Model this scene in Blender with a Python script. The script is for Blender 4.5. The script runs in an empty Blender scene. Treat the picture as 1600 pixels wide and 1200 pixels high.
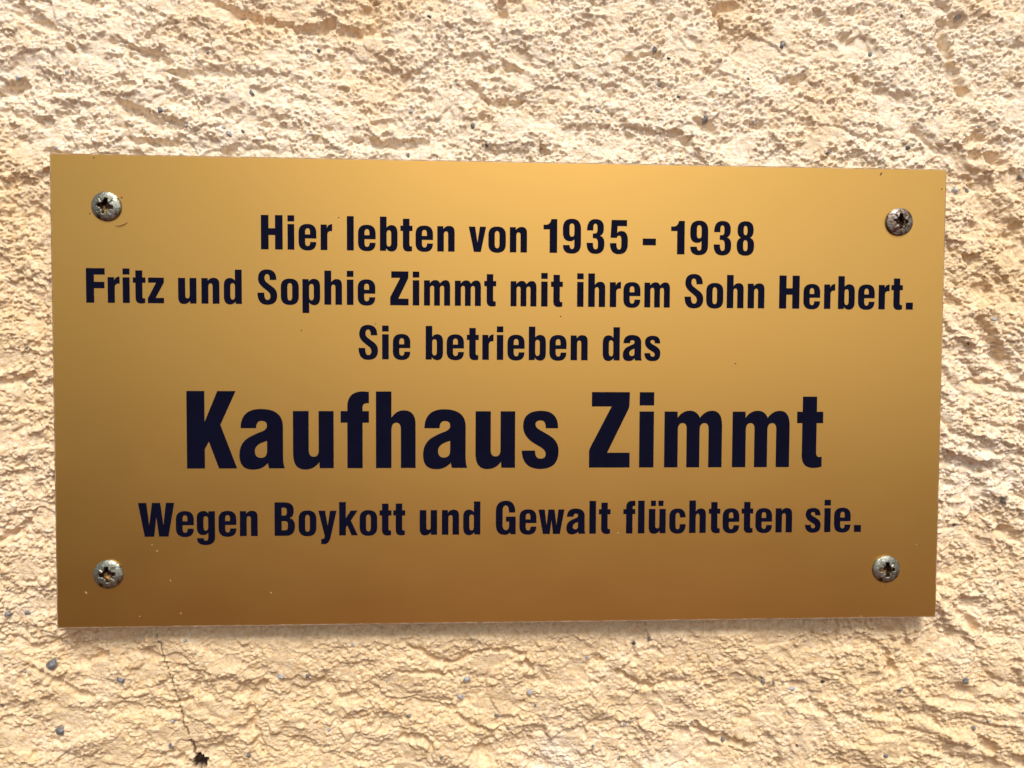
import bpy, bmesh, math, random
import numpy as np
from mathutils import Vector, Matrix

S = bpy.context.scene
C = S.collection
MM = 0.001

# ------------------------------------------------------------------ camera
cam_d = bpy.data.cameras.new('camera')
cam = bpy.data.objects.new('camera', cam_d)
C.objects.link(cam)
cam_d.sensor_fit = 'HORIZONTAL'
cam_d.sensor_width = 36.0
cam_d.lens = 36.0 * 1160.0 / 1600.0
cam_d.clip_start = 0.005
cam_d.clip_end = 100.0
right = Vector((0.9987454, -0.04982854, 0.00497473))
up = Vector((-0.00325771, 0.03448075, 0.99940005))
back = Vector((-0.04997018, -0.99816241, 0.03427516))
m = Matrix((right, up, back)).transposed().to_4x4()
m.translation = Vector((-10.015, -208.265, 10.084)) * MM
cam.matrix_world = m
S.camera = cam

# ------------------------------------------------------------------ light
SUN_EL, SUN_AZ = math.radians(52), math.radians(8)     # azimuth: to the right of straight out from the wall
w = bpy.data.worlds.new('World')
S.world = w
w.use_nodes = True
nt = w.node_tree
nt.nodes.clear()
def wn(t, **k):
    n = nt.nodes.new(t)
    for a, b in k.items():
        setattr(n, a, b)
    return n
out = wn('ShaderNodeOutputWorld')
bg = wn('ShaderNodeBackground')
bg.inputs['Strength'].default_value = 0.092
sky = wn('ShaderNodeTexSky')
sky.sky_type = 'NISHITA'
sky.sun_disc = False
sky.sun_elevation = SUN_EL
sky.sun_rotation = math.pi - SUN_AZ
sky.air_density = 1.0
sky.dust_density = 1.0
sky.ozone_density = 1.0
tc = wn('ShaderNodeTexCoord')
sep = wn('ShaderNodeSeparateXYZ')
rmp = wn('ShaderNodeMapRange', interpolation_type='SMOOTHSTEP')
rmp.inputs['From Min'].default_value = -0.50
rmp.inputs['From Max'].default_value = -0.05
mix = wn('ShaderNodeMix', data_type='RGBA')
mix.inputs['A'].default_value = (1.65, 0.31, 0.06, 1)   # what the ground below the horizon sends back
nt.links.new(tc.outputs['Generated'], sep.inputs[0])
nt.links.new(sep.outputs['Z'], rmp.inputs['Value'])
nt.links.new(rmp.outputs[0], mix.inputs['Factor'])
hs = wn('ShaderNodeHueSaturation')
hs.inputs['Saturation'].default_value = 0.25            # overcast: a nearly white sky
nt.links.new(sky.outputs[0], hs.inputs['Color'])
nt.links.new(hs.outputs[0], mix.inputs['B'])
# the overcast sky is brightest over the open street, a little right of straight out
dt = wn('ShaderNodeVectorMath', operation='DOT_PRODUCT')
flat = wn('ShaderNodeVectorMath', operation='MULTIPLY')
flat.inputs[1].default_value = (1, 1, 0.35)
unit = wn('ShaderNodeVectorMath', operation='NORMALIZE')
nt.links.new(tc.outputs['Generated'], flat.inputs[0])
nt.links.new(flat.outputs[0], unit.inputs[0])
dt.inputs[1].default_value = Vector((0.20, -0.98, 0.0)).normalized()
nt.links.new(unit.outputs[0], dt.inputs[0])
az = wn('ShaderNodeMapRange')
az.inputs['From Min'].default_value = 0.66
az.inputs['From Max'].default_value = 1.0
az.inputs['To Min'].default_value = 0.40
az.inputs['To Max'].default_value = 1.25
nt.links.new(dt.outputs['Value'], az.inputs['Value'])
mul = wn('ShaderNodeVectorMath', operation='SCALE')
nt.links.new(mix.outputs['Result'], mul.inputs[0])
nt.links.new(az.outputs[0], mul.inputs['Scale'])
nt.links.new(mul.outputs[0], bg.inputs['Color'])
nt.links.new(bg.outputs[0], out.inputs['Surface'])

sun_d = bpy.data.lights.new('sun', 'SUN')
sun_d.energy = 2.35
sun_d.angle = math.radians(22)
sun_d.color = (1.0, 0.95, 0.87)
sun = bpy.data.objects.new('sun', sun_d)
C.objects.link(sun)
d = Vector((math.sin(SUN_AZ) * math.cos(SUN_EL), -math.cos(SUN_AZ) * math.cos(SUN_EL), math.sin(SUN_EL)))
sun.rotation_euler = d.to_track_quat('Z', 'Y').to_euler()
sun.location = d * 3

S.view_settings.view_transform = 'Standard'
S.view_settings.look = 'None'
S.view_settings.gamma = 1
S.view_settings.exposure = 0.73
S.view_settings.use_curve_mapping = False

# ------------------------------------------------------------------ helpers
def link(o, parent=None):
    C.objects.link(o)
    if parent:
        o.parent = parent
    return o
def mesh_obj(name, me, mats, parent=None):
    o = bpy.data.objects.new(name, me)
    for mt in (mats if isinstance(mats, (list, tuple)) else [mats]):
        me.materials.append(mt)
    return link(o, parent)
def smooth(me):
    me.polygons.foreach_set('use_smooth', [True] * len(me.polygons))

class Nodes:
    def __init__(self, name):
        self.m = bpy.data.materials.new(name)
        self.m.use_nodes = True
        self.t = self.m.node_tree
        self.b = self.t.nodes['Principled BSDF']
    def n(self, t, ins=None, **k):
        x = self.t.nodes.new(t)
        for a, b in k.items():
            setattr(x, a, b)
        for a, b in (ins or {}).items():
            x.inputs[a].default_value = b
        return x
    def l(self, a, b):
        self.t.links.new(a, b)
    def noise(self, scale, detail=3, rough=0.5, dist=0.0):
        t = self.n('ShaderNodeTexCoord')
        x = self.n('ShaderNodeTexNoise', {'Scale': scale, 'Detail': detail, 'Roughness': rough, 'Distortion': dist})
        self.l(t.outputs['Object'], x.inputs['Vector'])
        return x
    def ramp(self, src, stops):
        r = self.n('ShaderNodeValToRGB')
        e = r.color_ramp.elements
        e[0].position, e[0].color = stops[0][0], (*stops[0][1], 1)
        e[1].position, e[1].color = stops[1][0], (*stops[1][1], 1)
        for p, c in stops[2:]:
            q = e.new(p); q.color = (*c, 1)
        self.l(src, r.inputs[0])
        return r
    def mix(self, fac, a, b, mode='MIX'):
        x = self.n('ShaderNodeMix', data_type='RGBA', blend_type=mode)
        for s, v in (('Factor', fac), ('A', a), ('B', b)):
            if isinstance(v, (float, int)): x.inputs[s].default_value = v
            elif isinstance(v, tuple): x.inputs[s].default_value = (*v, 1)
            else: self.l(v, x.inputs[s])
        return x.outputs['Result']
    def bump(self, h, strength, dist):
        x = self.n('ShaderNodeBump', {'Strength': strength, 'Distance': dist})
        self.l(h, x.inputs['Height'])
        self.l(x.outputs[0], self.b.inputs['Normal'])

# ------------------------------------------------------------------ materials
# plaster: warm cream, a bit yellower here and pinker there, dark dirt in the crack
P = Nodes('cream_plaster')
big = P.n('ShaderNodeAttribute', attribute_name='pale_tone')
col = P.ramp(big.outputs['Fac'], [(0.10, (0.84, 0.63, 0.385)), (0.55, (0.87, 0.675, 0.455)), (0.95, (0.90, 0.755, 0.575))])
sm = P.noise(760, 3, 0.65)
grain = P.ramp(sm.outputs['Fac'], [(0.30, (0.84, 0.74, 0.60)), (0.48, (0.98, 0.97, 0.95)), (0.68, (1.06, 1.14, 1.28))])
c1 = P.mix(1.0, col.outputs[0], grain.outputs[0], 'MULTIPLY')
at = P.n('ShaderNodeAttribute', attribute_name='dirt')
c2 = P.mix(at.outputs['Fac'], c1, (0.035, 0.018, 0.013))
P.l(c2, P.b.inputs['Base Color'])
P.b.inputs['Roughness'].default_value = 0.92
P.b.inputs['Specular IOR Level'].default_value = 0.2
fine = P.noise(1900, 4, 0.65)
P.bump(fine.outputs['Fac'], 0.85, 0.0006)

# gold anodised sheet
G = Nodes('gold_anodised_metal')
gn = G.noise(14, 3)
gc = G.ramp(gn.outputs['Fac'], [(0.35, (0.60, 0.342, 0.088)), (0.65, (0.615, 0.350, 0.092))])
G.l(gc.outputs[0], G.b.inputs['Base Color'])
G.b.inputs['Metallic'].default_value = 1.0
gr = G.noise(30, 4, 0.6)
gt = G.n('ShaderNodeTexCoord')
gm = G.n('ShaderNodeMapping', {'Rotation': (0, 0.5, 0), 'Scale': (22, 22, 55)})
G.l(gt.outputs['Object'], gm.inputs['Vector'])
gs = G.n('ShaderNodeTexNoise', {'Scale': 1.0, 'Detail': 5, 'Roughness': 0.65, 'Distortion': 0.6})
G.l(gm.outputs[0], gs.inputs['Vector'])
ga = G.n('ShaderNodeMath', operation='ADD')
G.l(gr.outputs['Fac'], ga.inputs[0]); G.l(gs.outputs['Fac'], ga.inputs[1])
rr = G.n('ShaderNodeMapRange', {'From Min': 0.6, 'From Max': 1.4, 'To Min': 0.365, 'To Max': 0.415})
G.l(ga.outputs[0], rr.inputs['Value'])
G.l(rr.outputs[0], G.b.inputs['Roughness'])
gf = G.noise(2600, 2)
G.bump(gf.outputs['Fac'], 0.04, 0.0002)

# the cut edge of the sheet: bare, worn metal
GE = Nodes('worn_cut_edge')
en = GE.noise(260, 4, 0.7)
ec = GE.ramp(en.outputs['Fac'], [(0.45, (0.26, 0.145, 0.055)), (0.72, (0.60, 0.46, 0.34))])
GE.l(ec.outputs[0], GE.b.inputs['Base Color'])
GE.b.inputs['Metallic'].default_value = 0.0
GE.b.inputs['Roughness'].default_value = 0.5

GB = Nodes('lower_edge_glint')  # line of light along the lower edge, put into its pale colour
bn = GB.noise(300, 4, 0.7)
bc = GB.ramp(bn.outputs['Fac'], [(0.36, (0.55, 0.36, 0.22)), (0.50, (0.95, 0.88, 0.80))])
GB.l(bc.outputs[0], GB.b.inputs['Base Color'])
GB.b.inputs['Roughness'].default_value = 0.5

# blue-black lettering enamel
K = Nodes('black_lettering_enamel')
kn = K.noise(160, 4, 0.6)
kc = K.ramp(kn.outputs['Fac'], [(0.3, (0.0028, 0.003, 0.011)), (0.7, (0.0038, 0.0042, 0.016))])
K.l(kc.outputs[0], K.b.inputs['Base Color'])
K.b.inputs['Roughness'].default_value = 0.42
K.b.inputs['Specular IOR Level'].default_value = 0.03

# zinc screws, scratched and stained; the recess is dark brown with gold flecks
Z = Nodes('tarnished_zinc')
zn = Z.noise(700, 5, 0.65, 0.4)
zc = Z.ramp(zn.outputs['Fac'], [(0.34, (0.07, 0.05, 0.032)), (0.46, (0.25, 0.25, 0.20)), (0.72, (0.47, 0.49, 0.44))])
Z.l(zc.outputs[0], Z.b.inputs['Base Color'])
Z.b.inputs['Metallic'].default_value = 0.9
zr = Z.n('ShaderNodeMapRange', {'To Min': 0.55, 'To Max': 0.28})
Z.l(zn.outputs['Fac'], zr.inputs['Value'])
Z.l(zr.outputs[0], Z.b.inputs['Roughness'])
zb = Z.noise(1500, 3, 0.6, 0.6)
Z.bump(zb.outputs['Fac'], 0.5, 0.0003)
R_ = Nodes('rusty_zinc')
rn = R_.noise(900, 5, 0.7, 0.6)
rc = R_.ramp(rn.outputs['Fac'], [(0.42, (0.09, 0.035, 0.02)), (0.52, (0.22, 0.19, 0.16)), (0.7, (0.50, 0.48, 0.46))])
R_.l(rc.outputs[0], R_.b.inputs['Base Color'])
R_.b.inputs['Metallic'].default_value = 0.75
R_.b.inputs['Roughness'].default_value = 0.42
R_.bump(rn.outputs['Fac'], 0.7, 0.0003)
RC = Nodes('dark_recess_metal')
qn = RC.noise(900, 3)
qc = RC.ramp(qn.outputs['Fac'], [(0.40, (0.02, 0.009, 0.005)), (0.56, (0.09, 0.040, 0.016)), (0.66, (0.55, 0.38, 0.17))])
RC.l(qc.outputs[0], RC.b.inputs['Base Color'])
RC.b.inputs['Metallic'].default_value = 0.7
RC.b.inputs['Roughness'].default_value = 0.35

def stone_mat(name, a, b, rough):
    n = Nodes(name)
    x = n.noise(900, 4, 0.6)
    r = n.ramp(x.outputs['Fac'], [(0.35, a), (0.65, b)])
    n.l(r.outputs[0], n.b.inputs['Base Color'])
    n.b.inputs['Roughness'].default_value = rough
    n.bump(x.outputs['Fac'], 0.4, 0.0003)
    return n.m
STONES = [stone_mat('grey_stone', (0.075, 0.074, 0.078), (0.20, 0.20, 0.205), 0.45),
          stone_mat('pale_stone', (0.27, 0.27, 0.29), (0.42, 0.42, 0.44), 0.5),
          stone_mat('dark_stone', (0.02, 0.02, 0.024), (0.06, 0.06, 0.07), 0.35)]
SP_D = Nodes('dark_dirt'); SP_D.b.inputs['Base Color'].default_value = (0.05, 0.022, 0.01, 1); SP_D.b.inputs['Roughness'].default_value = 0.8
SP_L = Nodes('pale_dust'); SP_L.b.inputs['Base Color'].default_value = (0.40, 0.25, 0.14, 1); SP_L.b.inputs['Roughness'].default_value = 0.8
FB = Nodes('brown_fibre'); FB.b.inputs['Base Color'].default_value = (0.30, 0.15, 0.06, 1); FB.b.inputs['Roughness'].default_value = 0.6

# ------------------------------------------------------------------ noise in numpy (millimetre coordinates)
def hashf(ix, iy, seed):
    h = (ix.astype(np.int64) * 374761393 + iy.astype(np.int64) * 668265263 + seed * 974634777) & 0x7fffffff
    h = ((h ^ (h >> 13)) * 1274126177) & 0x7fffffff
    h = ((h ^ (h >> 16)) * 2246822519) & 0x7fffffff
    return ((h ^ (h >> 15)) & 0xffffff).astype(np.float32) / np.float32(0xffffff)
def perlin(x, y, seed):
    x0 = np.floor(x); y0 = np.floor(y)
    fx = (x - x0).astype(np.float32); fy = (y - y0).astype(np.float32)
    u = fx * fx * fx * (fx * (fx * 6 - 15) + 10); v = fy * fy * fy * (fy * (fy * 6 - 15) + 10)
    def g(dx, dy):
        a = hashf(x0 + dx, y0 + dy, seed) * np.float32(2 * math.pi)
        return np.cos(a) * (fx - dx) + np.sin(a) * (fy - dy)
    n0 = g(0, 0) * (1 - u) + g(1, 0) * u
    n1 = g(0, 1) * (1 - u) + g(1, 1) * u
    return (n0 * (1 - v) + n1 * v) * 1.5
def fbm(x, y, seed, octaves=4, gain=0.5):
    r = 0; a = 1.0; f = 1.0
    for i in range(octaves):
        r = r + a * perlin(x * f + 17.3 * i, y * f - 9.1 * i, seed + i)
        a *= gain; f *= 2.03
    return r
def lumps(x, y, seed, keep=1.0):
    """rounded grains: max over neighbouring cells of a dome of random radius and height"""
    x0 = np.floor(x); y0 = np.floor(y)
    best = np.zeros_like(x, dtype=np.float32)
    for dx in (-1, 0, 1):
        for dy in (-1, 0, 1):
            cx = x0 + dx; cy = y0 + dy
            px = cx + 0.1 + 0.8 * hashf(cx, cy, seed); py = cy + 0.1 + 0.8 * hashf(cx, cy, seed + 1)
            r = 0.42 + 0.45 * hashf(cx, cy, seed + 2)
            hgt = np.where(hashf(cx, cy, seed + 3) < keep, 0.35 + 0.65 * hashf(cx, cy, seed + 4), 0)
            ang = hashf(cx, cy, seed + 5) * 3.14159
            ca, sa = np.cos(ang), np.sin(ang)
            ux = (x - px); uy = (y - py)
            a_ = ux * ca + uy * sa; b_ = (-ux * sa + uy * ca) * 1.45
            q = np.clip(1 - (a_ * a_ + b_ * b_) / (r * r), 0, 1)
            best = np.maximum(best, (hgt * np.sqrt(q)).astype(np.float32))
    return best
def sstep(a, b, x):
    t = np.clip((x - a) / (b - a), 0, 1)
    return t * t * (3 - 2 * t)

# ------------------------------------------------------------------ the wall
CRACK = [(-101.1, -65.4), (-100.5, -68.8), (-99.1, -73.9), (-97.7, -79.7), (-96.1, -86.0), (-95.4, -89.3), (-94.0, -95.8), (-92.2, -101.8), (-91.3, -105.7), (-90.5, -107.3)]
def seg_dist(x, y, pts):
    dd = np.full(x.shape, 1e9, np.float32)
    for (ax, ay), (bx, by) in zip(pts[:-1], pts[1:]):
        vx, vy = bx - ax, by - ay
        t = np.clip(((x - ax) * vx + (y - ay) * vy) / (vx * vx + vy * vy), 0, 1)
        dd = np.minimum(dd, np.hypot(x - ax - t * vx, y - ay - t * vy).astype(np.float32))
    return dd
GROOVES = [
 ([(-85.5, 110.1), (-79.2, 107.2), (-72.1, 105.0)], 1.86, 1.40),
 ([(-68.5, 104.3), (-61.9, 102.7), (-55.3, 102.3), (-50.6, 104.8)], 1.86, 1.30),
 ([(-136.4, 105.5), (-131.1, 102.0), (-128.7, 100.8)], 2.17, 1.30),
 ([(-117.4, 108.6), (-116.7, 107.6)], 2.48, 1.30),
 ([(-110.7, 97.7), (-104.9, 95.5), (-96.6, 92.6)], 1.55, 1.10),
 ([(-109.1, 80.3), (-103.8, 77.4), (-98.5, 75.3), (-92.7, 74.2)], 1.98, 1.40),
 ([(-123.0, 95.5), (-122.4, 95.0)], 1.12, 2.00),
 ([(-142.2, 81.5), (-136.3, 85.1)], 2.48, 1.30),
 ([(-106.6, 70.1), (-100.7, 69.0), (-93.9, 69.1)], 1.36, 1.20),
 ([(-139.5, 76.6), (-134.4, 75.4), (-128.0, 73.8)], 1.86, 1.00),
 ([(-95.3, 89.0), (-83.7, 88.9), (-67.6, 89.6)], 1.36, 0.80),
 ([(-48.1, 101.9), (-42.7, 101.4), (-38.5, 103.3)], 1.86, 1.30),
 ([(-1.3, 93.7), (2.3, 92.1)], 1.49, 1.50),
 ([(-11.7, 88.2), (-8.6, 85.0), (-6.3, 81.9), (3.6, 83.4)], 1.12, 1.00),
 ([(-38.8, 70.2), (-30.3, 69.8), (-24.9, 71.0)], 1.86, 1.20),
 ([(33.3, 95.9), (42.7, 97.8)], 1.24, 1.20),
 ([(46.8, 74.3), (50.7, 72.1)], 1.86, 1.40),
 ([(-2.6, 111.8), (-2.3, 108.1)], 1.55, 1.20),
 ([(8.8, 69.1), (9.5, 68.7)], 1.61, 1.50),
 ([(-28.8, 89.7), (-31.5, 87.9)], 1.36, 1.00),
 ([(60.0, 111.8), (65.1, 112.7)], 1.86, 1.30),
 ([(59.9, 111.2), (61.8, 105.5), (63.0, 100.4)], 1.12, 1.00),
 ([(128.0, 106.0), (129.7, 98.3), (132.3, 91.5), (134.7, 88.8)], 2.48, 2.00),
 ([(128.6, 109.3), (134.0, 110.8)], 2.48, 1.80),
 ([(135.0, 73.6), (138.3, 76.1)], 2.17, 1.60),
 ([(136.5, 70.0), (137.2, 69.4)], 1.86, 1.40),
 ([(141.5, 69.9), (144.6, 68.0)], 2.48, 1.60),
 ([(79.4, 90.8), (85.7, 91.9)], 1.55, 1.40),
 ([(53.9, 78.1), (57.7, 76.4)], 1.86, 1.40),
 ([(69.2, 77.9), (72.2, 77.4)], 1.36, 1.20),
 ([(138.8, 21.0), (143.2, 12.7), (148.2, 6.9)], 2.79, 1.70),
 ([(129.0, 27.6), (132.1, 25.8)], 1.86, 1.10),
 ([(134.0, 40.1), (137.5, 39.0)], 1.86, 1.20),
 ([(147.9, -40.9), (153.0, -43.4)], 2.48, 1.40),
 ([(135.8, -65.5), (140.1, -70.7)], 2.17, 1.40),
 ([(109.9, -75.1), (112.8, -77.7), (116.1, -83.2)], 1.36, 1.20),
 ([(56.3, -100.4), (62.3, -103.9), (71.7, -106.8)], 1.49, 1.30),
 ([(108.1, -96.7), (112.7, -96.8)], 1.49, 0.90),
 ([(144.4, -106.4), (150.0, -110.1)], 1.86, 1.30),
 ([(157.9, -113.6), (162.2, -115.8)], 2.48, 1.60),
 ([(-29.4, -74.2), (-25.6, -75.0), (-21.1, -78.2), (-15.0, -79.3), (-9.9, -75.9), (-3.8, -75.4), (3.2, -76.4), (5.6, -79.4), (6.6, -82.0)], 0.93, 1.20),
 ([(-31.2, -81.4), (-23.7, -82.1), (-16.8, -83.0)], 0.93, 1.00),
 ([(-15.0, -95.5), (-9.9, -99.6), (-3.6, -100.7)], 1.05, 1.00),
 ([(-31.3, -103.1), (-24.9, -102.6), (-22.5, -105.3)], 1.24, 1.20),
 ([(36.6, -74.6), (37.1, -79.1), (32.4, -83.0), (40.8, -87.5), (52.3, -86.2)], 1.18, 1.00),
 ([(-134.1, -78.7), (-131.5, -81.6), (-125.1, -85.5), (-119.4, -87.9)], 1.24, 1.00),
 ([(-121.7, -77.4), (-114.5, -75.8)], 1.24, 0.80),
 ([(-70.4, -84.6), (-74.1, -88.4), (-74.2, -97.6), (-71.7, -106.2)], 1.49, 1.00),
 ([(-142.1, -41.4), (-135.4, -38.0)], 1.61, 1.20),
 ([(-139.9, 2.4), (-133.1, 4.2)], 1.36, 0.80),
 ([(-96.7, -90.5), (-92.1, -89.0)], 1.12, 0.90),
]
WALL_Y = 3.5
def wall_height(x, z):
    """height of the render towards the viewer, in mm, and how dirty it is"""
    wx = x + 2.2 * fbm(x / 9, z / 9, 5, 3); wz = z + 2.2 * fbm(x / 9 + 40, z / 9, 8, 3)
    h = 0.9 * fbm(x / 60, z / 60, 11, 2)
    # trowel drags run down to the right, steeper on the right side
    tilt = np.radians(-24 - 14 * sstep(20, 140, x) + 10 * fbm(x / 70, z / 70, 3, 2))
    ca, sa = np.cos(tilt), np.sin(tilt)
    u = wx * ca + wz * sa; v = -wx * sa + wz * ca
    drag = fbm(u / 34, v / 9, 21, 3)
    h = h + (0.75 + 0.6 * sstep(85, 140, x) + 0.35 * sstep(-90, -130, x) * sstep(50, 80, z)) * drag
    # torn layers: plates of plaster that end in small cliffs
    l1 = fbm(wx / 21 + 3, wz / 14, 31, 3, 0.5)
    h = h + 0.60 * sstep(-0.04, 0.05, l1 - 0.16) - 0.70 * sstep(0.0, 0.09, -l1 - 0.30)
    rough = sstep(-0.32, 0.10, fbm(wx / 12, wz / 8, 41, 3) + 0.12)
    rough = (0.28 + 0.72 * rough) * (1 - 0.25 * sstep(-70, -85, z))
    # grains and crumbs
    gx = x + 0.22 * perlin(x / 1.3, z / 1.3, 51); gz = z + 0.22 * perlin(x / 1.3, z / 1.3, 57)
    big = lumps(gx / 2.8, gz / 2.5, 61, 0.26)
    mid = lumps(gx / 1.45, gz / 1.3, 71, 0.55)
    sml = lumps(gx / 0.92, gz / 0.82, 81, 0.80)
    grains = 0.62 * big + 0.56 * mid + 0.58 * sml + 0.26 * fbm(x / 0.9, z / 0.8, 91, 2, 0.6)
    h = h + rough * grains
    # pits where grains were torn out, wider than high
    px = x + 1.1 * fbm(x / 3, z / 3, 131, 3); pz = z + 1.1 * fbm(x / 3 + 7, z / 3, 137, 3)
    pit = lumps(px / 6.2 + 31, pz / 4.6, 101, 0.13)
    pi2 = lumps(px / 2.6 + 11, pz / 2.0, 103, 0.20)
    h = h - 1.6 * pit ** 1.5 - 0.9 * pi2 * rough
    # grooves and lips the trowel left
    vx = x + 0.9 * fbm(x / 3.2, z / 3.2, 141, 3); vz = z + 0.9 * fbm(x / 3.2 + 5, z / 3.2, 149, 3)
    for pts, hw, dep in GROOVES:
        ax = [p[0] for p in pts]; az_ = [p[1] for p in pts]; mg = hw + 3
        sel = (x > min(ax) - mg) & (x < max(ax) + mg) & (z > min(az_) - mg) & (z < max(az_) + mg)
        if sel.any():
            dg_ = seg_dist(vx[sel], vz[sel], pts) / hw
            h[sel] -= dep * 1.5 * np.clip(1 - dg_ * dg_, 0, 1) ** 1.1
    # bulge added so the upper wall catches more light than the lower
    h = h - 9.0 * np.log(np.cosh(z / 90.0))
    # the plaster relief is flattened under the plaque's lower edge
    calm = sstep(-92, -70, z) * (1 - sstep(-66, -60, z)) * sstep(-105, -90, x) * (1 - sstep(70, 100, x))
    h = h * (1 - 0.35 * calm)
    # hollow added behind the plaque's lower edge to darken the gap
    h = h - 1.7 * sstep(-72, -67.5, z) * (1 - sstep(-58, -52, z)) * sstep(-118, -100, x) * (1 - sstep(85, 112, x))
    # hairline crack ending in a hole
    jx = x + 0.35 * perlin(x / 1.3, z / 1.3, 111); jz = z + 0.35 * perlin(x / 1.3 + 9, z / 1.3, 113)
    dc = seg_dist(jx, jz, CRACK)
    wid = 0.20 + 0.22 * sstep(-90, -103, z) + 0.12 * perlin(x / 2.5, z / 2.5, 117)
    wid = np.where(perlin(x / 3.0 + 5, z / 3.0, 119) > 0.42, 0.06, wid)
    cr = 1 - sstep(0.4, 1.0, dc / np.maximum(wid, 0.02))
    hole = 1 - sstep(1.9, 2.9, 1.2 * np.hypot((jx - (-89.8)) * 0.95, jz - (-108.6)) + 1.3 * perlin(x / 1.3, z / 1.3, 121))
    h = h - 0.45 * cr - 2.0 * hole
    dirt = np.clip(np.maximum(0.85 * cr, hole), 0, 1)
    # keep clear of the sheet in front of it
    ins = (1 - sstep(124, 129, np.abs(x))) * (1 - sstep(64, 69, np.abs(z)))
    lim = 2.7 + 40 * (1 - ins)
    h = np.where(h > lim, lim, h)
    return h, dirt

def lines(a, b, step, far):
    core = np.arange(a, b + 1e-6, step)
    grow = []; s = step; p = 0
    while p < far:
        s *= 1.12; p += s; grow.append(p)
    grow = np.array(grow)
    return np.concatenate([(a - grow)[::-1], core, b + grow]).astype(np.float64)
xs = lines(-170, 180, 0.27, 420)
zs = lines(-128, 132, 0.27, 420)
X, ZZ = np.meshgrid(xs, zs)
H, D = wall_height(X, ZZ)
edge = np.maximum(np.abs(X - 5) - 180, np.abs(ZZ - 2) - 138)
H = np.where(edge > 0, H / (1 + edge / 60), H)
Hs = np.clip(H, -2, 4)
co = np.empty((X.size, 3), np.float32)
co[:, 0] = X.ravel() * MM
co[:, 1] = (WALL_Y - H).ravel() * MM
co[:, 2] = (ZZ - 0.22 * Hs).ravel() * MM      # lumps sag a little, so undersides are steep
nx, nz = len(xs), len(zs)
idx = np.arange(nx * nz).reshape(nz, nx)
q = np.stack([idx[:-1, :-1], idx[:-1, 1:], idx[1:, 1:], idx[1:, :-1]], -1).reshape(-1, 4).astype(np.int32)
wm = bpy.data.meshes.new('plaster_wall')
wm.vertices.add(nx * nz); wm.vertices.foreach_set('co', co.ravel())
wm.loops.add(q.size); wm.loops.foreach_set('vertex_index', q.ravel())
wm.polygons.add(len(q)); wm.polygons.foreach_set('loop_start', np.arange(0, q.size, 4, dtype=np.int32))
wm.update(calc_edges=True)
da = wm.attributes.new('dirt', 'FLOAT', 'POINT'); da.data.foreach_set('value', D.ravel().astype(np.float32))
tint = np.clip(0.5 + 0.9 * fbm(X / 190, ZZ / 120, 3382, 2, 0.4) + 0.35 * fbm(X / 26, ZZ / 22, 503, 3), 0, 1)   # patchy tone, seed picked for a paler top and yellower bottom
ta = wm.attributes.new('pale_tone', 'FLOAT', 'POINT'); ta.data.foreach_set('value', tint.ravel().astype(np.float32))
smooth(wm)
wall = mesh_obj('plaster_wall', wm, P.m)
wall['label'] = 'rough cream yellow plaster wall with a hairline crack, behind the gold plaque'
wall['category'] = 'wall'
wall['kind'] = 'thing'

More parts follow.
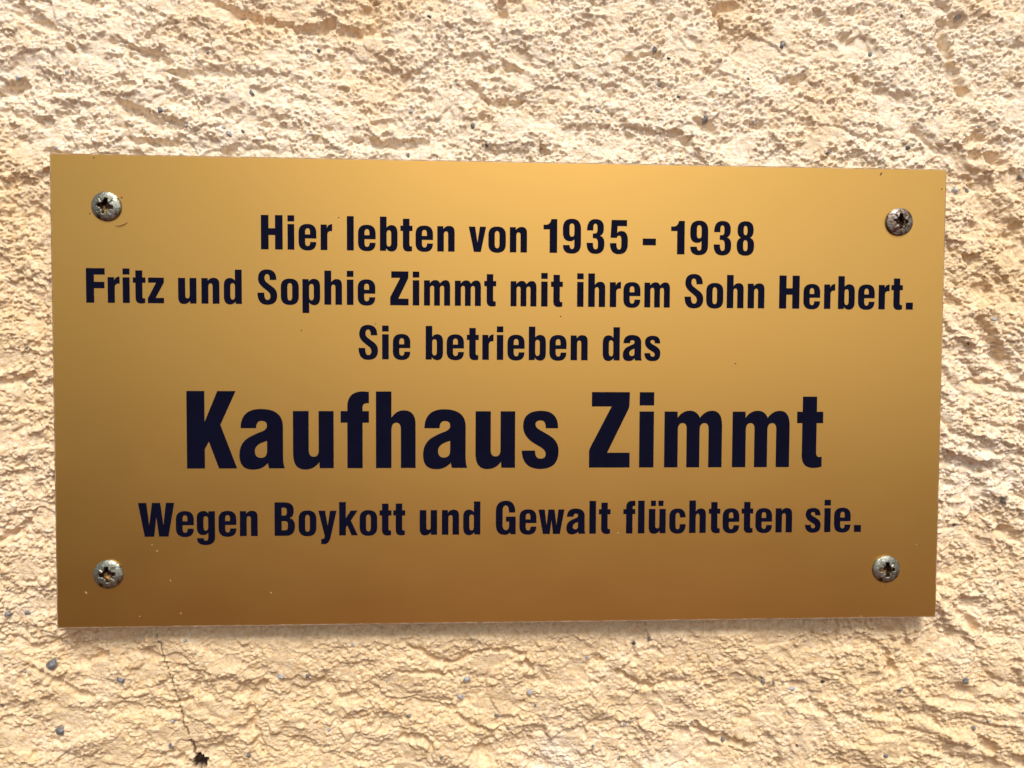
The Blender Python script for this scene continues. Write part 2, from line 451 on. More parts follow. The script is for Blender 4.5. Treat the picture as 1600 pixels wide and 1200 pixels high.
# gravel bits showing in the plaster: x, z, size in mm, kind of stone
CHIPS = [
 (-137.2,86.5,1.80,1), (-123.0,88.1,0.98,1), (-85.2,94.9,0.83,0), (-98.2,78.4,1.21,0), (-90.6,74.2,1.14,1), (-80.4,73.9,1.04,1),
 (-79.0,72.3,1.50,1), (-75.1,72.9,0.90,0), (-73.2,83.8,1.17,0), (-54.6,96.2,0.99,2), (-126.0,67.4,0.89,1), (-23.3,106.5,0.92,2),
 (41.7,98.7,1.60,0), (45.8,96.4,1.02,2), (43.0,88.6,0.84,0), (48.2,85.3,0.94,2), (24.9,80.9,1.03,1), (-28.4,79.5,1.01,1),
 (-10.8,75.7,1.22,0), (-6.8,70.2,0.89,2), (-29.2,67.2,0.94,0), (79.6,101.2,1.70,0), (105.7,99.0,1.18,0), (115.4,110.9,0.99,0),
 (134.0,112.0,2.20,1), (56.4,79.1,1.50,0), (52.4,74.4,0.82,1), (71.3,78.5,1.08,1), (92.7,70.3,1.30,0), (116.5,72.2,1.50,0),
 (69.2,90.9,0.75,2), (138.4,78.8,0.99,1), (131.1,59.8,1.70,1), (135.9,59.7,0.96,0), (151.0,64.1,0.94,0), (142.7,22.3,1.21,1),
 (134.4,15.3,0.70,2), (146.7,-31.2,1.60,0), (133.0,-39.0,0.92,2), (132.7,-21.0,0.91,1), (147.9,-57.5,0.88,0), (-140.9,-62.6,1.70,0),
 (-135.7,-62.3,1.20,0), (-130.0,-78.2,2.60,0), (-137.8,-80.5,0.81,1), (-110.7,-82.9,1.90,0), (-144.4,-90.5,0.98,0), (-128.5,-98.4,2.20,0),
 (-126.6,-104.9,0.93,1), (-96.9,-95.8,1.00,1), (-97.6,-103.8,1.60,0), (-92.0,-70.8,0.95,1), (-65.6,-82.5,1.40,1), (-57.9,-82.3,1.15,0),
 (-52.3,-99.6,0.93,1), (-76.0,-107.3,1.24,0), (-44.9,-72.8,0.89,1), (-35.3,-84.6,0.82,1), (-12.2,-84.6,1.60,1), (-7.3,-83.5,0.70,2),
 (-14.0,-90.3,1.60,1), (6.5,-88.9,1.70,1), (8.1,-93.3,0.88,2), (-29.0,-96.0,1.15,0), (-3.3,-96.5,1.24,0), (0.2,-100.6,0.91,0),
 (-41.8,-105.7,0.82,0), (-19.7,-109.2,0.91,0), (37.2,-74.0,1.00,2), (23.4,-78.3,1.02,1), (50.7,-84.7,0.91,1), (36.9,-98.9,0.89,1),
 (35.0,-100.5,1.19,1), (25.5,-106.2,0.82,0), (33.7,-111.5,1.05,0), (41.7,-72.3,0.98,0), (76.6,-87.0,1.40,0), (79.6,-87.6,1.14,0),
 (85.8,-90.0,1.40,1), (94.9,-87.3,1.01,2), (118.1,-89.4,1.20,0), (138.4,-87.1,2.00,0), (119.6,-96.3,1.16,0), (54.4,-100.7,1.17,0),
 (65.5,-106.3,1.09,0), (87.7,-107.6,0.78,2), (115.2,-111.1,1.60,0), (146.9,-100.8,0.83,0), (142.9,-103.2,1.23,0), (157.9,-98.3,0.82,0),
 (-133.8,12.3,0.86,0)]
def chip_mesh(seed, size, flat):
    rnd = random.Random(seed)
    bm = bmesh.new()
    bmesh.ops.create_icosphere(bm, subdivisions=1, radius=1.0)
    ax, az = rnd.uniform(0.6, 1.0), rnd.uniform(0.7, 1.15)
    for v in bm.verts:
        k = rnd.uniform(0.72, 1.18)
        v.co = Vector((v.co.x * k * ax, v.co.y * k * flat, v.co.z * k * az))
    # knock flat faces on it
    for i in range(4):
        n = Vector((rnd.uniform(-1, 1), rnd.uniform(-1.2, 0.2), rnd.uniform(-1, 1))).normalized()
        bmesh.ops.bisect_plane(bm, geom=bm.verts[:] + bm.edges[:] + bm.faces[:], plane_co=n * rnd.uniform(0.30, 0.6), plane_no=n, clear_outer=True)
        es = [e for e in bm.edges if e.is_boundary]
        if es: bmesh.ops.contextual_create(bm, geom=es)
    bmesh.ops.rotate(bm, verts=bm.verts[:], cent=(0, 0, 0), matrix=Matrix.Rotation(rnd.uniform(0, 6.28), 3, 'Y'))
    bmesh.ops.scale(bm, verts=bm.verts[:], vec=(size * MM, size * MM, size * MM))
    me = bpy.data.meshes.new('stone_chip'); bm.to_mesh(me); bm.free()
    return me
ca = np.array(CHIPS, float)
def surf(x, z):
    h, _ = wall_height(np.array([x]), np.array([z])); return float(h[0])
for i, (x, z, s, kind) in enumerate(CHIPS):
    gx, gz = np.meshgrid(np.linspace(x - s * .5, x + s * .5, 5), np.linspace(z - s * .5, z + s * .5, 5))
    h = float(np.percentile(wall_height(gx, gz)[0], 70))
    o = mesh_obj('stone_chip', chip_mesh(i * 7 + 3, s * 0.87, 0.55), STONES[int(kind)], wall)
    o.location = (x * MM, (WALL_Y - h + 0.02 * s) * MM, (z - 0.22 * h) * MM)

# ------------------------------------------------------------------ lettering: glyph outlines, 100 units = cap height
# a point (x, y) is on the curve, (x, y, 1) is a quadratic control point
def o_(x, y): return (x, y, 1)
def rect(x0, y0, x1, y1): return [(x0, y0), (x0, y1), (x1, y1), (x1, y0)]
GL = {}
GL['K'] = [[(0,0),(0,100),(22.5,100),(22.5,60),(39,100),(62,100),(42.4,56.5),(63.2,0),(40.5,0),(27.7,35),(22.5,25),(22.5,0)]]
GL['a'] = [[(1.7,52.1),o_(2,77),(27.4,77),o_(55.5,77),(55.5,54),(55.5,14),o_(55.5,5),(57.8,0),(37.6,0),(36,6.8),o_(29,-1.7),(17,-1.7),o_(0,-1.7),(0,17),o_(0,34),(14,41.2),o_(22,45.5),(29,48),o_(35.2,50.5),(35.2,55.5),o_(35.2,61.5),(28.3,61.5),o_(21.4,61.5),(21.4,52.1)],
           [(35.2,35.5),(35.2,23),o_(35.2,13.7),(27.4,13.7),o_(19.5,13.7),(19.5,22.5),o_(19.5,31.5)]]
GL['u'] = [[(0,74.4),(0,19),o_(0,-1.7),(15.5,-1.7),o_(27,-1.7),(33.5,8),(34,0),(52,0),(52,74.4),(32.8,74.4),(32.8,24),o_(32.8,15),(26.5,15),o_(20,15),(20,24),(20,74.4)]]
GL['f'] = [[(0,74.4),(8.6,74.4),(8.6,80),o_(8.6,100),(29,100),(36.4,99.5),(36.4,84.6),(33.5,84.6),o_(28.2,84.6),(28.2,78.5),(28.2,74.4),(36.4,74.4),(36.4,59.3),(28.2,59.3),(28.2,0),(8.6,0),(8.6,59.3),(0,59.3)]]
GL['h'] = [[(0,0),(0,100),(20,100),(20,66),o_(26.5,75.5),(36,75.5),o_(51.3,75.5),(51.3,57),(51.3,0),(32.2,0),(32.2,50),o_(32.2,59.3),(26.5,59.3),o_(20,59.3),(20,49),(20,0)]]
GL['s'] = [[(47.9,52.1),o_(47.9,75.2),(25.6,75.2),o_(1.7,75.2),(1.7,55.2),o_(1.7,42.6),(13.7,33.9),(26.5,26),o_(31.6,22.6),(31.6,18),o_(31.6,12),(24.8,12),o_(17.6,12),(17.6,22.7),(0,22.7),o_(0.9,-1.7),(24.8,-1.7),o_(48.7,-1.7),(48.7,22.2),o_(48.7,35),(36.8,42.4),(23,50.4),o_(18,53.5),(18,57),o_(18,62.4),(25.3,62.4),o_(31.6,62.4),(31.6,52.1)]]
GL['Z'] = [[(0,0),(0,20),o_(0,24),(2,27.5),(29.5,80.9),(3.2,80.9),(3.2,100),(53.7,100),(53.3,85),o_(53.3,80),(51.5,76.5),(24,19.7),(54.1,19.7),(54.1,0)]]
GL['i'] = [rect(0,0,19.3,74.4), rect(0,82.4,19.3,100)]
GL['m'] = [[(0,0),(0,74.4),(17.4,74.4),(17.4,66),o_(24,75.6),(34,75.6),o_(43.5,75.6),(47.5,66),o_(54.5,75.6),(64,75.6),o_(77.5,75.6),(77.5,55),(77.5,0),(59.5,0),(59.5,51),o_(59.5,59),(54,59),o_(47.3,59),(47.3,50),(47.3,0),(29.9,0),(29.9,51),o_(29.9,59),(24.5,59),o_(18,59),(18,50),(18,0)]]
GL['t'] = [[(0,59),(0,74.4),(7.4,74.4),(7.4,94.7),(26.7,94.7),(26.7,74.4),(35.5,74.4),(35.5,59),(26.6,59),(26.6,20.5),o_(26.6,13.5),(31,13.5),(34.4,14),(34.4,0.5),o_(29,-1.2),(23,-1.2),o_(7.2,-1.2),(7.2,16),(7.2,59)]]
GL['H'] = [[(0,0),(0,100),(21.8,100),(21.8,61.6),(40.7,61.6),(40.7,100),(62.5,100),(62.5,0),(40.7,0),(40.7,42),(21.8,42),(21.8,0)]]
GL['e'] = [[(51.5,33.5),(19,33.5),(19,23),o_(19,11),(26.5,11),o_(33.8,11),(33.8,23),(51.3,23),o_(51.3,-1.8),(26.3,-1.8),o_(0,-1.8),(0,24),(0,50),o_(0,75.5),(26,75.5),o_(51.5,75.5),(51.5,49)],
           [(19,45),(33.3,45),(33.3,52),o_(33.3,63),(26.3,63),o_(19,63),(19,52)]]
GL['r'] = [[(0,0),(0,74.4),(18,74.4),(18,64),o_(22,76),(33.5,76),(33.5,55.5),o_(19.5,57.5),(19.5,44),(19.5,0)]]
GL['l'] = [rect(0,0,20,100)]
GL['b'] = [[(0,0),(0,100),(19.5,100),(19.5,68),o_(25.5,75.5),(34,75.5),o_(51.5,75.5),(51.5,52),(51.5,22),o_(51.5,-1.8),(34,-1.8),o_(24,-1.8),(18,7.5),(18,0)],
           [(19.5,24),o_(19.5,12.5),(26.2,12.5),o_(33,12.5),(33,24),(33,50),o_(33,60.5),(26.2,60.5),o_(19.5,60.5),(19.5,50)]]
def mirror(g, w): return [[((w - p[0]), *p[1:]) for p in c][::-1] for c in g]
GL['d'] = mirror(GL['b'], 51.5)
GL['p'] = [[(0,-25),(0,74.4),(18,74.4),(18,67),o_(24,75.5),(34,75.5),o_(51.5,75.5),(51.5,52),(51.5,22),o_(51.5,-1.8),(34,-1.8),o_(25,-1.8),(19.5,6),(19.5,-25)],
           GL['b'][1]]
GL['o'] = [[(0,24),(0,50),o_(0,75.5),(26,75.5),o_(52,75.5),(52,50),(52,24),o_(52,-1.8),(26,-1.8),o_(0,-1.8)],
           [(19,24),(19,50),o_(19,62.5),(26,62.5),o_(33,62.5),(33,50),(33,24),o_(33,11.5),(26,11.5),o_(19,11.5)]]
GL['n'] = [[(0,0),(0,74.4),(18,74.4),(18,66),o_(24.5,75.5),(35,75.5),o_(51.3,75.5),(51.3,57),(51.3,0),(32,0),(32,50),o_(32,59.3),(26.3,59.3),o_(19.5,59.3),(19.5,49),(19.5,0)]]
GL['v'] = [[(0,74.4),(19,74.4),(26,28),(33,74.4),(51.5,74.4),(36,0),(15.5,0)]]
GL['1'] = [[(0,69.5),(0,83),(8,83),o_(20,84),(23.5,100),(41,100),(41,0),(18.5,0),(18.5,69.5)]]
GL['9'] = [[(0.5,23.5),o_(0.5,-1.8),(26.5,-1.8),o_(54.5,-1.8),(54.5,28),(54.5,70),o_(54.5,101.7),(27,101.7),o_(0,101.7),(0,73),(0,62),o_(0,35),(22,35),o_(30,35),(34.5,41),(34.5,24),o_(34.5,12),(27.5,12),o_(20.5,12),(20.5,23.5)],
           [(20,60),(20,76),o_(20,88),(27,88),o_(34.5,88),(34.5,76),(34.5,60),o_(34.5,48.5),(27.3,48.5),o_(20,48.5)]]
GL['3'] = [[(1,68),o_(1,101.7),(26,101.7),o_(51.5,101.7),(51.5,77),(51.5,73),o_(51.5,57),(40.5,52.5),o_(53.5,48),(53.5,31),(53.5,27),o_(53.5,-1.8),(26.5,-1.8),o_(0,-1.8),(0,31),(19,31),o_(19,12),(26.5,12),o_(34,12),(34,23),(34,31),o_(34,45),(24,45),(18.5,45),(18.5,59),(24,59),o_(32.5,59),(32.5,71),(32.5,77),o_(32.5,88.3),(26.3,88.3),o_(19.8,88.3),(19.8,76),(19.8,68)]]
GL['5'] = [[(4.5,100),(51,100),(51,82),(22.5,82),(21.5,62),o_(27,67.5),(34,67.5),o_(54,67.5),(54,38),(54,30),o_(54,-1.8),(27,-1.8),o_(0,-1.8),(0,31),(19.5,31),o_(19.5,12),(27,12),o_(34.3,12),(34.3,27),(34.3,41),o_(34.3,53.5),(28,53.5),o_(21.8,53.5),(21,47),(1.5,47)]]
GL['8'] = [[(53,27),o_(53,-1.8),(26.5,-1.8),o_(0,-1.8),(0,27),(0,31),o_(0,47),(12.5,52.5),o_(2,58),(2,73),(2,76),o_(2,101.7),(26.5,101.7),o_(51,101.7),(51,76),(51,73),o_(51,58),(40.5,52.5),o_(53,47),(53,31)],
           [(20.5,72),(20.5,77),o_(20.5,88),(26.5,88),o_(32.5,88),(32.5,77),(32.5,72),o_(32.5,60),(26.5,60),o_(20.5,60)],
           [(19.5,25),(19.5,32),o_(19.5,45),(26.5,45),o_(33.5,45),(33.5,32),(33.5,25),o_(33.5,12),(26.5,12),o_(19.5,12)]]
GL['-'] = [rect(0,26,38,46)]
GL['F'] = [[(0,0),(0,100),(52.5,100),(52.5,81.5),(22,81.5),(22,60.5),(51.5,60.5),(51.5,42),(22,42),(22,0)]]
GL['z'] = [[(0,0),(0,13.5),(24,59.5),(1.5,59.5),(1.5,74.4),(46,74.4),(46,60.5),(22,15.5),(46,15.5),(46,0)]]
GL['S'] = [[(55,71),o_(55,101.7),(28,101.7),o_(2,101.7),(2,74),o_(2,60),(17,48),(30,37.5),o_(37.5,31.5),(37.5,24),o_(37.5,12.5),(28.5,12.5),o_(19.5,12.5),(19.5,33.5),(0,33.5),o_(0,-1.8),(28,-1.8),o_(57,-1.8),(57,26),o_(57,41),(45,50),(27,63.5),o_(20.5,69),(20.5,76),o_(20.5,88),(28.3,88),o_(36,88),(36,71)]]
GL['W'] = [[(0,100),(23.5,100),(31.5,33),(40.5,100),(63.5,100),(72.5,33),(80.5,100),(104,100),(86.5,0),(60,0),(52,60),(45.5,0),(18.5,0)]]
GL['g'] = [[(0.5,-5.5),o_(0.5,-26),(25,-26),o_(52.5,-26),(52.5,-2),(52.5,74.4),(34,74.4),(34,67),o_(28,75.5),(19.5,75.5),o_(0,75.5),(0,53),(0,28),o_(0,4),(18,4),o_(28,4),(33,11),(33,-3),o_(33,-13),(26,-13),o_(19.5,-13),(19.5,-5.5)],
           [(19,28),(19,49),o_(19,60),(26,60),o_(33,60),(33,49),(33,28),o_(33,17),(26,17),o_(19,17)]]
GL['B'] = [[(0,0),(0,100),(29,100),o_(56,100),(56,76),(56,73),o_(56,57),(43.5,53),o_(59.5,48.5),(59.5,29),o_(59.5,0),(33,0)],
           [(20.5,84),(29,84),o_(36,84),(36,75),(36,71),o_(36,60.5),(29,60.5),(20.5,60.5)],
           [(20.5,44),(30,44),o_(39,44),(39,34),(39,28),o_(39,16.5),(31,16.5),(20.5,16.5)]]
GL['y'] = [[(0,74.4),(19.5,74.4),(27.5,29),(34.5,74.4),(53.5,74.4),(36,-4),o_(31,-26),(17,-26),(8,-25.5),(8,-10.5),(11,-10.5),o_(18,-10.5),(18.5,-2),(17.5,3)]]
GL['k'] = [[(0,0),(0,100),(19.7,100),(19.7,52),(34.5,74.4),(54.5,74.4),(34.5,44.5),(55,0),(36.5,0),(24,30.5),(19.7,23.5),(19.7,0)]]
GL['G'] = [[(58.5,66),o_(58.5,101.8),(31,101.8),o_(0,101.8),(0,68),(0,32),o_(0,-1.8),(27,-1.8),o_(37.5,-1.8),(43,6),(44.5,0),(60,0),(60,53.5),(30.5,53.5),(30.5,38.5),(40,38.5),(40,28),o_(40,12.5),(31,12.5),o_(20.5,12.5),(20.5,29),(20.5,72),o_(20.5,87.5),(30.5,87.5),o_(39.5,87.5),(39.5,66)]]
GL['w'] = [[(0,74.4),(18.5,74.4),(24.5,27),(30,74.4),(48.5,74.4),(54.5,27),(60,74.4),(78.5,74.4),(65,0),(44,0),(39.2,43),(34.5,0),(13.5,0)]]
GL['c'] = [[(50,48),o_(50,75.5),(26,75.5),o_(0,75.5),(0,50),(0,24),o_(0,-1.8),(26,-1.8),o_(50.5,-1.8),(50.5,27.5),(32.5,27.5),o_(32.5,11.5),(26,11.5),o_(19,11.5),(19,24),(19,50),o_(19,62.5),(26,62.5),o_(32.5,62.5),(32.5,48)]]
GL['ü'] = GL['u'] + [rect(6.5,83.5,21.5,100), rect(29.5,83.5,44.5,100)]
GL['.'] = [rect(0,0,21.5,21.5)]
WID = {k: max(p[0] for c in g for p in c) for k, g in GL.items()}
LSB = dict.fromkeys(GL, 6.0); RSB = dict.fromkeys(GL, 6.0)
for k in 'aeocdgGpSs': LSB[k] = 4.2
for k in 'eobpsS': RSB[k] = 4.2
for k, v in dict(f=3.5, t=2.0, v=1.0, w=1.0, y=1.0, W=1.0, z=2.5, Z=4.0, S=3.2, s=3.2).items(): LSB[k] = v
for k, v in dict(f=3.5, t=2.5, v=1.0, w=1.0, y=1.0, W=1.0, z=2.5, Z=4.5, K=-0.6, k=0.5, r=1.5, F=1.0, a=5.0, c=3.8).items(): RSB[k] = v
KERN = {('f', 'l'): -2.0, ('W', 'e'): -1.0, ('r', '.'): 0}

def sample(c):
    n = len(c); pts = []
    def on(p): return len(p) == 2
    k0 = next(i for i in range(n) if on(c[i]))
    c = c[k0:] + c[:k0] + [c[k0]]
    i = 0
    pts.append(c[0])
    while i < n:
        if on(c[i + 1]):
            pts.append(c[i + 1]); i += 1
        else:
            a, b, e = pts[-1], c[i + 1], c[i + 2]
            for s in range(1, 11):
                t = s / 10
                pts.append(((1-t)**2*a[0] + 2*t*(1-t)*b[0] + t*t*e[0], (1-t)**2*a[1] + 2*t*(1-t)*b[1] + t*t*e[1]))
            i += 2
    return pts[:-1]

LINES = [
 (9.38, 39.74, [('Hier', -68.79, -49.45), ('lebten', -45.43, -15.76), ('von', -11.85, 4.41), ('1935', 9.03, 32.85), ('-', 37.08, 40.82), ('1938', 45.16, 68.98)]),
 (9.38, 24.72, [('Fritz', -115.70, -95.01), ('und', -91.19, -74.08), ('Sophie', -69.84, -37.67), ('Zimmt', -33.57, -4.15), ('mit', -0.12, 14.56), ('ihrem', 18.61, 44.99), ('Sohn', 49.22, 72.21), ('Herbert.', 76.54, 115.74)]),
 (9.38, 9.69, [('Sie', -42.30, -28.01), ('betrieben', -23.75, 21.71), ('das', 26.01, 42.46)]),
 (21.45, -20.71, [('Kaufhaus', -89.27, 13.69), ('Zimmt', 22.37, 90.03)]),
 (9.38, -39.6, [('Wegen', -102.64, -70.23), ('Boykott', -65.56, -29.42), ('und', -25.38, -8.34), ('Gewalt', -3.97, 28.68), ('flüchteten', 32.36, 81.42), ('sie.', 85.30, 101.81)]),
]
def text_line(cap, base, words):
    cu = bpy.data.curves.new('text_line', 'CURVE')
    cu.dimensions = '2D'; cu.fill_mode = 'BOTH'; cu.extrude = 0.09 * MM
    s = cap / 100
    for word, x0, x1 in words:
        nat = WID[word[0]]; pos = [0.0]
        for a, b in zip(word[:-1], word[1:]):
            pos.append(pos[-1] + WID[a] + RSB[a] + LSB[b] + KERN.get((a, b), 0))
        nat = pos[-1] + WID[word[-1]]
        trk = ((x1 - x0) / s - nat) / max(1, len(word) - 1)
        sx = 1.0
        if len(word) == 1:
            sx = (x1 - x0) / s / nat
        for i, ch in enumerate(word):
            for c in GL[ch]:
                pts = sample(c)
                sp = cu.splines.new('POLY')
                sp.points.add(len(pts) - 1)
                for q_, (px, py) in zip(sp.points, pts):
                    q_.co = ((x0 + (pos[i] + i * trk + px * sx) * s) * MM, (base + py * s) * MM, 0, 1)
                sp.use_cyclic_u = True
    tmp = bpy.data.objects.new('text_line', cu)
    C.objects.link(tmp)
    dg = bpy.context.evaluated_depsgraph_get()
    me = bpy.data.meshes.new_from_object(tmp.evaluated_get(dg))
    bpy.data.objects.remove(tmp); bpy.data.curves.remove(cu)
    me.transform(Matrix.Rotation(math.radians(90), 4, 'X'))      # x right, z up, facing the viewer
    me.materials.clear()
    return me

# ------------------------------------------------------------------ the plaque
PW, PH, PT = 250.0, 130.0, 1.6
plaque = bpy.data.objects.new('memorial_plaque', None)
link(plaque)
plaque['label'] = 'rectangular gold metal memorial plaque with black German lettering, screwed to the plaster wall'
plaque['category'] = 'plaque'

SCREWS = [(-109.95, 50.75, -10, 'scratched grey screw head at the upper left corner of the plaque', Z.m),
          (111.1, 49.7, -3, 'screw head speckled with brown rust at the upper right corner of the plaque', R_.m),
          (-110.75, -49.85, 6, 'dull dark grey screw head at the lower left corner of the plaque', Z.m),
          (109.5, -50.5, 2, 'screw head with a bright top at the lower right corner of the plaque', Z.m)]
cu = bpy.data.curves.new('plate', 'CURVE')
cu.dimensions = '2D'; cu.fill_mode = 'BOTH'
BV = 0.42
cu.bevel_depth = BV * MM; cu.bevel_resolution = 2; cu.extrude = (PT / 2 - BV) * MM; cu.offset = -BV * MM
def spline(pts):
    sp = cu.splines.new('POLY'); sp.points.add(len(pts) - 1); sp.use_cyclic_u = True
    for p_, (px, pz) in zip(sp.points, pts): p_.co = (px * MM, pz * MM, 0, 1)
spline([(-PW / 2, -PH / 2), (PW / 2, -PH / 2), (PW / 2, PH / 2), (-PW / 2, PH / 2)])
for sx_, sz_, *_ in SCREWS:
    spline([(sx_ + 2.7 * math.cos(-2 * math.pi * k / 32), sz_ + 2.7 * math.sin(-2 * math.pi * k / 32)) for k in range(32)])
tmp = bpy.data.objects.new('plate', cu); C.objects.link(tmp)
me = bpy.data.meshes.new_from_object(tmp.evaluated_get(bpy.context.evaluated_depsgraph_get()))
bpy.data.objects.remove(tmp); bpy.data.curves.remove(cu)
me.transform(Matrix.Translation((0, PT / 2 * MM, 0)) @ Matrix.Rotation(math.radians(90), 4, 'X'))
me.materials.clear()
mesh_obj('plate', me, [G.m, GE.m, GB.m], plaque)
for p_ in me.polygons:
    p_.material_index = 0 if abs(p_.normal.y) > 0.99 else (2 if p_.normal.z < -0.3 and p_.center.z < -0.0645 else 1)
    p_.use_smooth = False

for cap, base, words in LINES:
    mesh_obj('text_line', text_line(cap, base, words), K.m, plaque)

# raised countersunk screws with a cross recess and four short tick marks
def screw_meshes(rot, seed):
    rnd = random.Random(seed)
    R = 3.95
    nr, na = 46, 144
    def height(x, y):
        r = math.hypot(x, y)
        base = 1.35 * math.sqrt(max(0.0, 1 - (r / (R * 1.06)) ** 2)) + 0.02
        c, s = math.cos(rot), math.sin(rot)
        u, v = x * c + y * s, -x * s + y * c
        rec = 0.0; inside = False
        for p, q_ in ((u, v), (v, u)):
            half = 0.66 - 0.07 * abs(p)
            if abs(q_) < half and abs(p) < 2.25:
                k = min(1.0, (half - abs(q_)) / 0.14) * min(1.0, (2.25 - abs(p)) / 0.35)
                rec = max(rec, k * (1.9 - 0.35 * abs(p)))
        dd = abs(u) + abs(v)
        if dd < 1.95:
            rec = max(rec, min(1.0, (1.95 - dd) / 0.25) * 1.75)
        inside = rec > 0.25
        for a in (math.pi / 4, 3 * math.pi / 4):
            p = u * math.cos(a) + v * math.sin(a); q_ = -u * math.sin(a) + v * math.cos(a)
            if abs(q_) < 0.17 and 1.2 < abs(p) < 2.5:
                rec = max(rec, 0.28 * (1 - abs(q_) / 0.17))
        return base - rec, inside
    vs = []; ins = []
    h0, i0 = height(0, 0)
    vs.append((0, -h0, 0)); ins.append(True)
    for i in range(1, nr + 1):
        r = R * i / nr
        for j in range(na):
            a = 2 * math.pi * j / na
            x, y = r * math.cos(a), r * math.sin(a)
            h, k = height(x, y)
            vs.append((x, -h, y)); ins.append(k)
    for ring, (rr_, yy) in enumerate(((R * 1.0, 0.02), (R * 0.9, 0.3))):
        for j in range(na):
            a = 2 * math.pi * j / na
            vs.append((rr_ * math.cos(a), yy, rr_ * math.sin(a))); ins.append(False)
    F = []
    for j in range(na):
        F.append((0, 1 + (j + 1) % na, 1 + j))
    for i in range(nr + 1):
        a, b = 1 + i * na, 1 + (i + 1) * na
        for j in range(na):
            k = (j + 1) % na
            F.append((a + j, a + k, b + k, b + j))
    res = []
    for want in (False, True):
        fs = [f for f in F if (sum(ins[v] for v in f) * 2 > len(f)) == want]
        used = sorted({v for f in fs for v in f}); mp = {v: i for i, v in enumerate(used)}
        me = bpy.data.meshes.new('screw')
        me.from_pydata([tuple(c * MM for c in vs[v]) for v in used], [], [tuple(mp[v] for v in f) for f in fs])
        me.update()
        bm = bmesh.new(); bm.from_mesh(me); bmesh.ops.recalc_face_normals(bm, faces=bm.faces[:])
        if sum(f.normal.y * f.calc_area() for f in bm.faces) > 0:
            bmesh.ops.reverse_faces(bm, faces=bm.faces[:])
        bm.to_mesh(me); bm.free()
        if not want: smooth(me)
        res.append(me)
    return res
for i, (x, z, rot, lab, mt) in enumerate(SCREWS):
    a, b = screw_meshes(math.radians(rot), i)
    a.transform(Matrix.Translation((0, 0, 0)))
    o = mesh_obj('screw', a, mt, plaque)
    o.location = (x * MM, 0, z * MM)
    o.rotation_euler = (math.radians([1.5, -1, 0.5, 1][i]), 0, math.radians([-1.5, 2, 2, -1][i]))
    o['label'] = lab
    mesh_obj('cross_recess', b, RC.m, o)

# specks of dirt and dust on the sheet: x, z, size in mm, pale?
SPECKS = [
 (-47.67,48.67,0.22,0.20,0,0), (14.03,21.98,0.26,0.20,0,0), (-37.63,19.51,0.22,0.20,0,0), (64.13,8.93,0.28,0.22,0,0),
 (-57.92,17.59,0.22,0.20,0,0), (-113.17,63.77,0.25,0.25,0,0), (105.54,63.29,0.25,0.60,30,0), (123.53,59.24,0.20,0.40,20,0),
 (-105.98,53.23,0.30,0.30,0,0), (-114.42,48.79,0.25,0.20,0,0), (109.51,-55.39,0.25,0.20,0,0), (-116.94,-55.10,0.30,0.55,-35,1),
 (-66.69,-55.62,0.30,0.30,0,1), (-91.43,-61.11,0.35,0.20,10,1), (-94.10,-51.93,0.25,0.30,0,1), (-102.55,-61.88,0.22,0.20,0,1),
 (30.85,-39.49,0.18,0.45,0,1), (118.54,-43.43,0.35,0.20,0,1), (-97.64,-43.67,0.30,0.28,0,1), (-99.00,-41.88,0.25,0.20,0,1),
 (102.42,-64.35,0.25,0.20,0,1), (-9.57,-64.83,0.40,0.20,0,1)]
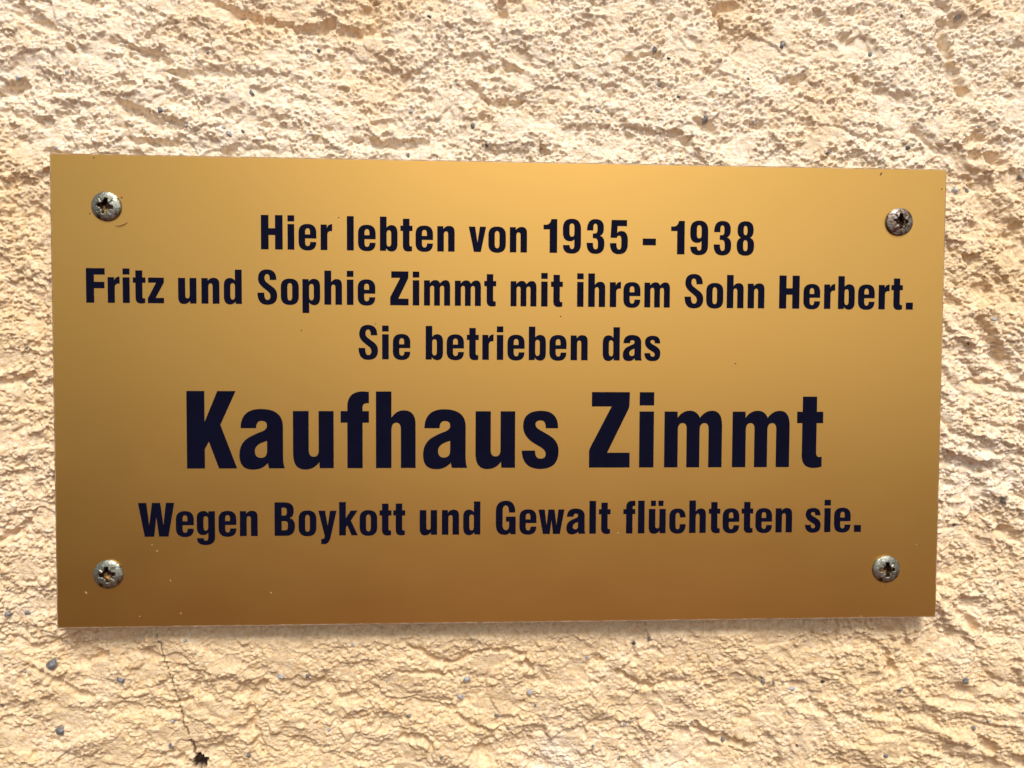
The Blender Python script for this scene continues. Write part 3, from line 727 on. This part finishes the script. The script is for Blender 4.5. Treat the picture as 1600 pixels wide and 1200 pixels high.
def speck_mesh(seed, sx, sz, ang):
    rnd = random.Random(seed)
    bm = bmesh.new()
    bmesh.ops.create_icosphere(bm, subdivisions=2, radius=1)
    for v in bm.verts:
        k = rnd.uniform(0.75, 1.2)
        v.co = Vector((v.co.x * k * sx, v.co.y * 0.10 * min(1, sx), v.co.z * k * sz)) * MM
    bmesh.ops.rotate(bm, verts=bm.verts[:], cent=(0, 0, 0), matrix=Matrix.Rotation(ang, 3, 'Y'))
    me = bpy.data.meshes.new('speck'); bm.to_mesh(me); bm.free(); smooth(me)
    return me
for i, (x, z, sx, sz, ang, pale) in enumerate(SPECKS):
    o = mesh_obj('speck', speck_mesh(i + 50, sx * 0.85, sz * 0.85, math.radians(ang)), SP_L.m if pale else SP_D.m, plaque)
    o.location = (x * MM, 0, z * MM)

# ------------------------------------------------------------------ the fibre by the upper left screw
def tube(pts, rad, n=8):
    vs = []; F = []
    for i, p in enumerate(pts):
        t = (pts[min(i + 1, len(pts) - 1)] - pts[max(i - 1, 0)]).normalized()
        a = t.cross(Vector((0, 1, 0))).normalized(); b = t.cross(a)
        r = rad * (1 - 0.6 * abs(2 * i / (len(pts) - 1) - 1) ** 3)
        for j in range(n):
            q_ = 2 * math.pi * j / n
            vs.append(p + (a * math.cos(q_) + b * math.sin(q_)) * r)
    for i in range(len(pts) - 1):
        for j in range(n):
            k = (j + 1) % n
            F.append((i * n + j, i * n + k, (i + 1) * n + k, (i + 1) * n + j))
    F.append(tuple(range(n))[::-1]); F.append(tuple(range((len(pts) - 1) * n, len(pts) * n)))
    me = bpy.data.meshes.new('fibre'); me.from_pydata(vs, [], F); me.update(); smooth(me)
    return me
fp = []
A, B_, E_, F_ = (-107.9, 45.75), (-106.9, 45.3), (-105.6, 45.8), (-104.5, 46.6)
for i in range(17):
    t = i / 16
    x = (1-t)**3*A[0] + 3*t*(1-t)**2*B_[0] + 3*t*t*(1-t)*E_[0] + t**3*F_[0]
    z = (1-t)**3*A[1] + 3*t*(1-t)**2*B_[1] + 3*t*t*(1-t)*E_[1] + t**3*F_[1]
    fp.append(Vector((x, -0.10 - 0.25 * math.sin(math.pi * t), z)) * MM)
fib = mesh_obj('fibre', tube(fp, 0.11 * MM), FB.m)
fib['label'] = 'tiny curled brown fibre stuck to the gold plate just below the upper left screw'
fib['category'] = 'fibre'
